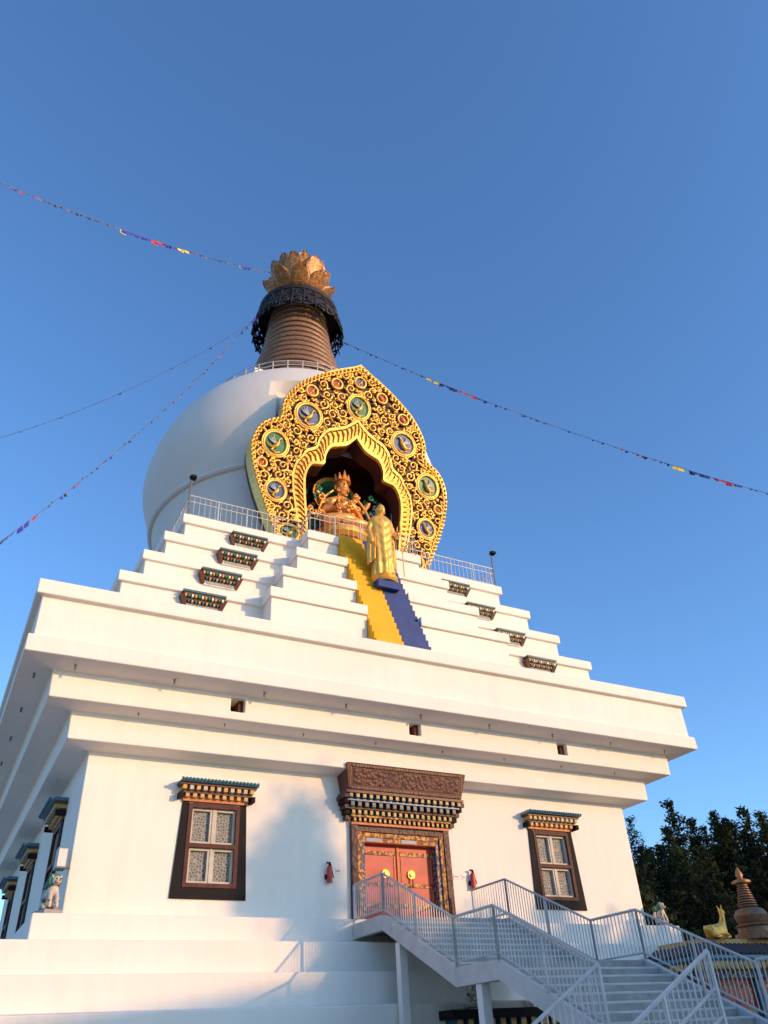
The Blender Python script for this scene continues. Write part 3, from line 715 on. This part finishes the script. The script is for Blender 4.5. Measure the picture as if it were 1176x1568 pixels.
# ------------------------------------------------------------------ animals
def lion(loc,s,face):
    e=empty('snow_lion_statue'); T=Matrix.Translation(loc)@Matrix.Rotation(face,4,'Z')@Matrix.Scale(s,4)
    def P(*p): return tuple(T@Vector(p))
    V=[P(0,.25,.22),P(0,.05,.42),P(0,-.12,.60),P(0,-.16,.76),
       P(.12,.22,.18),P(.2,.0,.14),P(.18,-.12,.05),P(-.12,.22,.18),P(-.2,.0,.14),P(-.18,-.12,.05),
       P(.11,-.14,.52),P(.12,-.24,.28),P(.12,-.28,.05),P(-.11,-.14,.52),P(-.12,-.24,.28),P(-.12,-.28,.05),P(0,.42,.2),P(0,.48,.5),P(.05,.42,.7)]
    E=[(0,1),(1,2),(2,3),(0,4),(4,5),(5,6),(0,7),(7,8),(8,9),(2,10),(10,11),(11,12),(2,13),(13,14),(14,15),(0,16),(16,17),(17,18)]
    skin('lion_body',V,E,[r*s for r in [.19,.19,.17,.13,.12,.09,.06,.12,.09,.06,.09,.065,.06,.09,.065,.06,.05,.07,.09]],'lionw',e,2)
    h=MB(); h.T=T
    h.sph((0,-.22,.86),.15,'lionw',14,10,(1,.95,.95)); h.sph((0,-.36,.81),.09,'lionw',10,8,(1.1,.8,.75)); h.sph((0,-.44,.84),.03,'redpaint',8,6); h.box(-.07,.07,-.425,-.38,.765,.785,'redpaint')
    for q in (-1,1):
        h.sph((q*.06,-.355,.90),.026,'dark',8,6); h.cyl((q*.12,-.2,.95),(q*.17,-.2,1.04),.04,'lionw',6,.01)
    for i in range(15):
        a=rad(-30+240*i/14); h.sph((.18*math.cos(a),-.12,.86+.17*math.sin(a)),.07,'liong',8,6)
    for i in range(9):
        a=rad(-20+220*i/8); h.sph((.15*math.cos(a),-.02,.80+.15*math.sin(a)),.08,'liong',8,6)
    for q in (-1,1): h.sph((q*.14,-.26,.25),.05,'liong',8,6); h.sph((q*.2,.05,.3),.06,'liong',8,6)
    h.sph((.05,.42,.8),.11,'liong',8,6,(1,1,1.5)); 
    h.box(-.3,.3,-.36,.45,-.12,0.0,'concrete')
    h.build('lion_head',e,smooth=True)
lion((-9.35,-9.38,.635),.70,rad(20)); lion((9.32,-9.38,.62),.6,rad(0)); lion((.0,-12.1,-1.5),.6,rad(0))
# ------------------------------------------------------------------ small shrine at right
sh=empty('painted_shrine'); mb=MB()
x0,x1,y0,y1=7.8,14.5,-12.1,-9.4
mb.box(x0,x1,y0,y1,-4,-.75,'redpaint'); 
for i in range(4):
    a=x0+.2+i*1.6; mb.box(a,a+1.3,y0-.06,y0,-2.5,-1.85,'green'); mb.box(a+.08,a+1.22,y0-.1,y0-.06,-2.4,-1.95,'carvedg'); mb.box(a,a+1.3,y0-.05,y0,-1.7,-1.25,'carvedg'); mb.box(a+.1,a+1.2,y0-.08,y0-.05,-1.62,-1.33,'redpaint')
    mb.box(a-.17,a-.02,y0-.15,y0,-4,-1.0,'teal')
for i in range(2):
    a=y0+.2+i*1.4; mb.box(x0-.06,x0,a,a+1.1,-2.5,-1.85,'green'); mb.box(x0-.1,x0-.06,a+.08,a+1.02,-2.4,-1.95,'carvedg'); mb.box(x0-.05,x0,a,a+1.1,-1.7,-1.25,'carvedg')
mb.box(x0-.3,x1+.3,y0-.3,y1+.3,-1.1,-.951,'carvedb'); mb.box(x0-.6,x1+.6,y0-.6,y1+.6,-.75,-.62,'slate'); mb.box(x0-.45,x1+.45,y0-.45,y1+.45,-.95,-.751,'darkred')
for i in range(44):
    t=i/43; a=x0-.6+(x1-x0+1.2)*t; mb.sph((a,y0-.62,-.82),.08,'corb',6,5,(1,.5,1.3))
    mb.cyl((a,y0-.66,-.55),(a,y0-.1,-.26),.05,'slate',5)
for i in range(22):
    t=i/21; a=y0-.6+(y1-y0+1.2)*t; mb.sph((x0-.62,a,-.82),.08,'corb',6,5,(.5,1,1.3))
    mb.cyl((x0-.66,a,-.55),(x0-.1,a,-.26),.05,'slate',5)
mb.frus((x0-.62,x1+.62,y0-.62,y1+.62,-.58),(x0-.1,x1+.1,y0-.1,y1+.1,-.3),'slate')
mb.box(x0-.64,x1+.64,y0-.64,y1+.64,-.66,-.581,'skyblue')
mb.box(x0+.1,x1-.1,y0+.1,y1-.1,-.3,-.1,'corb')
mb.build('shrine_body',sh)
mb=MB(); mb.T=Matrix.Translation((10.45,-11.9,-.1))@Matrix.Scale(.80,4)
mb.lathe([(.75,0),(.75,.2),(.6,.22),(.6,.4),(.7,.45),(.5,.55),(.55,.6),(.62,.8),(.5,1.0),(.3,1.08)],'spire',n=24)
for i in range(9): r=.36-.02*i; z=1.08+i*.09; mb.lathe([(r*.75,z),(r,z+.03),(r,z+.06),(r*.75,z+.09)],'spire',n=20)
mb.lathe([(.1,1.89),(.36,1.93),(.36,2.0),(.1,2.1),(.14,2.2),(.12,2.3),(.02,2.5)],'crown',n=20)
mb.build('gilded_miniature_stupa',None,smooth=True)
def deer(loc,s,face):
    e=empty('golden_deer_statue'); T=Matrix.Translation(loc)@Matrix.Rotation(face,4,'Z')@Matrix.Scale(s,4)
    def P(*p): return tuple(T@Vector(p))
    V=[P(-.5,0,.22),P(-.2,0,.26),P(.15,0,.28),P(.35,0,.42),P(.45,0,.68),P(.47,0,.86),P(.62,0,.86),
       P(-.35,.14,.1),P(0,.2,.06),P(-.3,.2,.04),P(-.35,-.14,.1),P(0,-.2,.06),P(-.3,-.2,.04),P(.3,.12,.15),P(.5,.12,.06),P(.25,.14,.03),P(.3,-.12,.15),P(.5,-.12,.06),P(.25,-.14,.03),P(-.62,0,.3),
       P(.44,.06,.95),P(.42,.1,1.08),P(.44,-.06,.95),P(.42,-.1,1.08)]
    E=[(0,1),(1,2),(2,3),(3,4),(4,5),(5,6),(0,7),(7,8),(8,9),(0,10),(10,11),(11,12),(2,13),(13,14),(14,15),(2,16),(16,17),(17,18),(0,19),(5,20),(20,21),(5,22),(22,23)]
    skin('deer_body',V,E,[r*s for r in [.17,.19,.19,.14,.09,.085,.045,.1,.05,.03,.1,.05,.03,.07,.045,.03,.07,.045,.03,.03,.03,.015,.03,.015]],'gold',e,2,root=1)
deer((8.6,-12.1,-.12),.82,rad(0))
mb=MB(); mb.box(14.8,40,-9,-8.6,-4,.2,'ochre'); mb.box(14.7,40,-9.2,-8.4,.2,.4,'slate'); mb.build('yellow_boundary_wall')
mb=MB(); mb.box(12.2,14.0,-4.2,-2.5,-4,.95,'ochre'); mb.frus((11.9,14.3,-4.5,-2.2,.951),(12.6,13.6,-3.8,-2.9,1.3),'slate'); mb.build('yellow_gate_pier')
# ------------------------------------------------------------------ ground / hill / trees
mb=MB(); mb.box(-600,600,-600,600,-4.3,-4.0,'pave'); mb.build('ground')
mb=MB(); n=50; vs=[];fs=[]
def hz(x,y):
    d=x*.78+y*.62
    return -4.3+min(10.,max(0,(d-16))*.38)*(1 if d<70 else max(.0,1-(d-70)/60))+ (math.sin(x*.21)+math.cos(y*.17))*.4*min(1,max(0,d-16)/8)
for j in range(n+1):
    for i in range(n+1):
        x=12+130*i/n; y=-60+190*j/n; vs.append((x,y,hz(x,y)-.3))
for j in range(n):
    for i in range(n): a=j*(n+1)+i; fs.append((a,a+1,a+n+2,a+n+1))
mb.add(vs,fs,'hill'); mb.build('hill',smooth=True)
def tree_mesh(seed,H,spread,nf):
    rr=random.Random(seed); mb=MB(); mb.cyl((0,0,0),(rr.uniform(-.2,.2),rr.uniform(-.2,.2),H*.97),.16,'bark',6,.02)
    z=H*.12
    while z<H*.99:
        t=z/H; L=spread*(1-t)**.7*rr.uniform(.6,1.2)+.25
        nb=rr.randint(4,6)
        for b in range(nb):
            a=rr.uniform(0,6.283); l=L*rr.uniform(.55,1.15); drop=rr.uniform(-.1,.4)
            p1=Vector((l*math.cos(a),l*math.sin(a),z+drop*l)); mb.cyl((0,0,z),p1,.035,'bark',3,.01)
            k=int(nf*l/spread)+6
            for _ in range(k):
                u=rr.uniform(.2,1.05); c=Vector((0,0,z)).lerp(p1,u)+Vector((rr.gauss(0,.18),rr.gauss(0,.18),rr.gauss(0,.15)))
                d=Vector((rr.gauss(0,1),rr.gauss(0,1),rr.gauss(0.3,.7))).normalized(); e=d.orthogonal().normalized(); sz=rr.uniform(.16,.42)
                mb.add([c-e*sz*.35,c+e*sz*.35,c+d*sz],[(0,1,2)],'leaf')
        z+=rr.uniform(.22,.42)
    return mb
protos=[]
for k in range(4):
    o=tree_mesh(k,9+k*.8,[2.4,2.9,2.3,3.2][k],30).build('tree_proto'); protos.append(o.data); D.objects.remove(o)
forest=empty('pine_tree_forest')
i=0
for R_ in (43,46,49,52,55,58.5,62,65.5,69,73):
    for q in range(23):
        az=rad(33)+q*rad(1.4)+random.uniform(-.013,.013); R2=R_+random.uniform(-1.5,1.5)
        x=-11.7+R2*math.sin(az); y=-29.9+R2*math.cos(az)
        if x<15.5: continue
        o=D.objects.new('tree',protos[i%4]); S.collection.objects.link(o); s=random.uniform(.58,.78)*(1-.10*(q/22)); o.location=(x,y,hz(x,y)-.6); o.scale=(s,s,s*random.uniform(.9,1.15)); o.rotation_euler=(0,0,random.random()*6.28); o.parent=forest; i+=1
# unseen trees and house added sunward to cast shade on stairs and wall
def broadleaf(name,base,zc0,zc1,rx,seed,nf=5000):
    rr=random.Random(seed); e=empty(name); mb=MB(); b=Vector(base)
    mb.cyl(b,b+Vector((.1,.1,zc1-base[2]-1)),.22,'bark',8,.05)
    cl=[]
    for k in range(26):
        t=rr.random(); z=zc0+(zc1-zc0)*t; w=rx*math.sin(math.pi*(.15+.8*t))**.5*.8; a=rr.random()*6.28
        c=Vector((b.x+w*math.cos(a)*rr.random(),b.y+w*math.sin(a)*rr.random(),z)); cl.append(c); mb.cyl((b.x,b.y,max(b.z+1,z-1.2)),c,.05,'bark',4,.015)
    for k in range(nf):
        c=rr.choice(cl)+Vector((rr.gauss(0,.42),rr.gauss(0,.42),rr.gauss(0,.42)))
        d=Vector((rr.gauss(0,1),rr.gauss(0,1),rr.gauss(0,1))).normalized(); q=d.orthogonal().normalized(); sz=rr.uniform(.15,.3)
        mb.add([c-q*sz*.5,c+q*sz*.5,c+d*sz],[(0,1,2)],'leaf')
    mb.build('crown',e)
EL=rad(12); AZ=rad(145); tE=math.tan(EL)
def us(u,s,z=-4): return (u*.819+s*.574,u*.574-s*.819,z)
broadleaf('unseen_shade_poplar',us(-7.7,38),1.5,3.3+32*tE,1.3,1,9000)  # unseen tree, crown sized to cast the shade patch beside the door
for k,(u,h) in enumerate(((-5.4,1.6),(-3.4,1.0),(-1.2,1.3),(.9,.6),(2.6,.9))): broadleaf('unseen_shade_tree',us(u,36+k*.6),-.5,h+27*tE-.6,1.35,5+k,5000)  # unseen crowns added to shade the upper landing and rails
gh=empty('unseen_shade_house'); mb=MB(); mb.T=Matrix.Translation(us(-5.8,47,0))@Matrix.Rotation(math.atan2(.574,.819),4,'Z')  # unseen house added as a low mass to shade the staircase
ht=.15+32*tE
mb.box(-9.5,9.5,-3,3,-4,ht-.5,'white'); mb.box(-9.9,9.9,-3.4,3.4,ht-.5,ht-.2,'darkred'); mb.frus((-9.8,9.8,-3.3,3.3,ht-.2),(-9,9,-2.5,2.5,ht+.1),'slate')
for q in range(6):
    for zz in (-2.6,.6): mb.box(-8.6+q*3.1,-7.2+q*3.1,2.98,3.05,zz,zz+1.6,'wood'); mb.box(-8.45+q*3.1,-7.35+q*3.1,3.05,3.07,zz+.15,zz+1.45,'lace')
mb.build('house_body',gh)
# ------------------------------------------------------------------ prayer flags
def flags(name,p0,p1,sag,n,cl,big):
    e=empty(name); p0=Vector(p0);p1=Vector(p1)
    def Pt(t): return p0.lerp(p1,t)-Vector((0,0,sag*4*t*(1-t)))
    curves('cord',[[tuple(Pt(i/40)) for i in range(41)]],'grey',e,.012)
    mb=MB(); dirn=(p1-p0).normalized()
    for i in range(n):
        t=(i+random.uniform(.1,.9))/n; a=Pt(t); s=random.uniform(.07,.13)
        for c0,c1 in big:
            if c0<t<c1: s=random.uniform(.17,.27)
        col=cl[(i//5)%len(cl)] if s>.15 else random.choice(['dark','flagb','blue','dark','flagr','grey'])
        b=a+dirn*s*1.2; tw=Vector((random.uniform(-.1,.1),random.uniform(-.1,.1),0))
        mb.add([a,b,b+Vector((0,0,-s*.7))+tw*.5,a+Vector((0,0,-s*.9))+tw],[(0,1,2,3)],col)
    mb.build('flags',e); return e
flags('prayer_flag_line',(-2.1,-.6,37.6),(-18.3,-7.9,27.1),.7,120,['flagr','flagb','flagb','flagy','flagb'],[(.08,.14),(.33,.55)])
flags('prayer_flag_line',(-2.6,-.6,33.8),(-13.9,-5.2,10.2),1.3,100,['flagb','blue','flagr','flagr'],[(.0,.10),(.78,1)])
flags('prayer_flag_line',(2.6,-.4,33.9),(20.6,-14.5,16.8),.9,120,['flagb','flagy','blue','flagr'],[(.22,.36),(.72,.84),(.92,1)])
flags('string_light_line',(-2.6,-.3,33.4),(-16.9,7.7,24.3),1.4,22,['dark'],[])
# ------------------------------------------------------------------ light, world, camera
sd=Vector((math.sin(AZ)*math.cos(EL),math.cos(AZ)*math.cos(EL),math.sin(EL)))
su=D.lights.new('sun','SUN'); su.energy=4.0; su.angle=rad(.8); su.color=(1,.57,.25)
so=D.objects.new('sun',su); S.collection.objects.link(so); so.rotation_euler=(-sd).to_track_quat('-Z','Y').to_euler()
w=D.worlds.new('World'); S.world=w; w.use_nodes=True; N=w.node_tree.nodes; L=w.node_tree.links
sk=N.new('ShaderNodeTexSky'); sk.sky_type='NISHITA'; sk.sun_disc=False; sk.sun_elevation=EL; sk.sun_rotation=AZ; sk.air_density=1.0; sk.dust_density=.75; sk.ozone_density=1.5
mx=N.new('ShaderNodeMix'); mx.data_type='RGBA'; mx.blend_type='MULTIPLY'; mx.inputs['Factor'].default_value=1; mx.clamp_result=False
L.new(sk.outputs[0],mx.inputs[6]); mx.inputs[7].default_value=(1.15,1.72,2.45,1)
L.new(mx.outputs[2],N['Background'].inputs[0]); N['Background'].inputs[1].default_value=.138
cam=D.cameras.new('camera'); co=D.objects.new('camera',cam); S.collection.objects.link(co); S.camera=co
y_,t_,r_=.5161,.6150,-.0605
f=Vector((math.sin(y_)*math.cos(t_),math.cos(y_)*math.cos(t_),math.sin(t_))); rt=Vector((math.cos(y_),-math.sin(y_),0)); up=rt.cross(f)
a=rt*math.cos(r_)+up*math.sin(r_); b=-rt*math.sin(r_)+up*math.cos(r_)
R=Matrix((a,b,-f)).transposed().to_4x4(); co.matrix_world=Matrix.Translation((-11.715,-29.9082,-2.4161))@R
cam.sensor_fit='VERTICAL'; cam.sensor_height=32; cam.lens=32*1179.8/1568; cam.clip_end=3000; cam.clip_start=.05
S.view_settings.view_transform='Standard'; S.view_settings.look='None'; S.view_settings.exposure=0
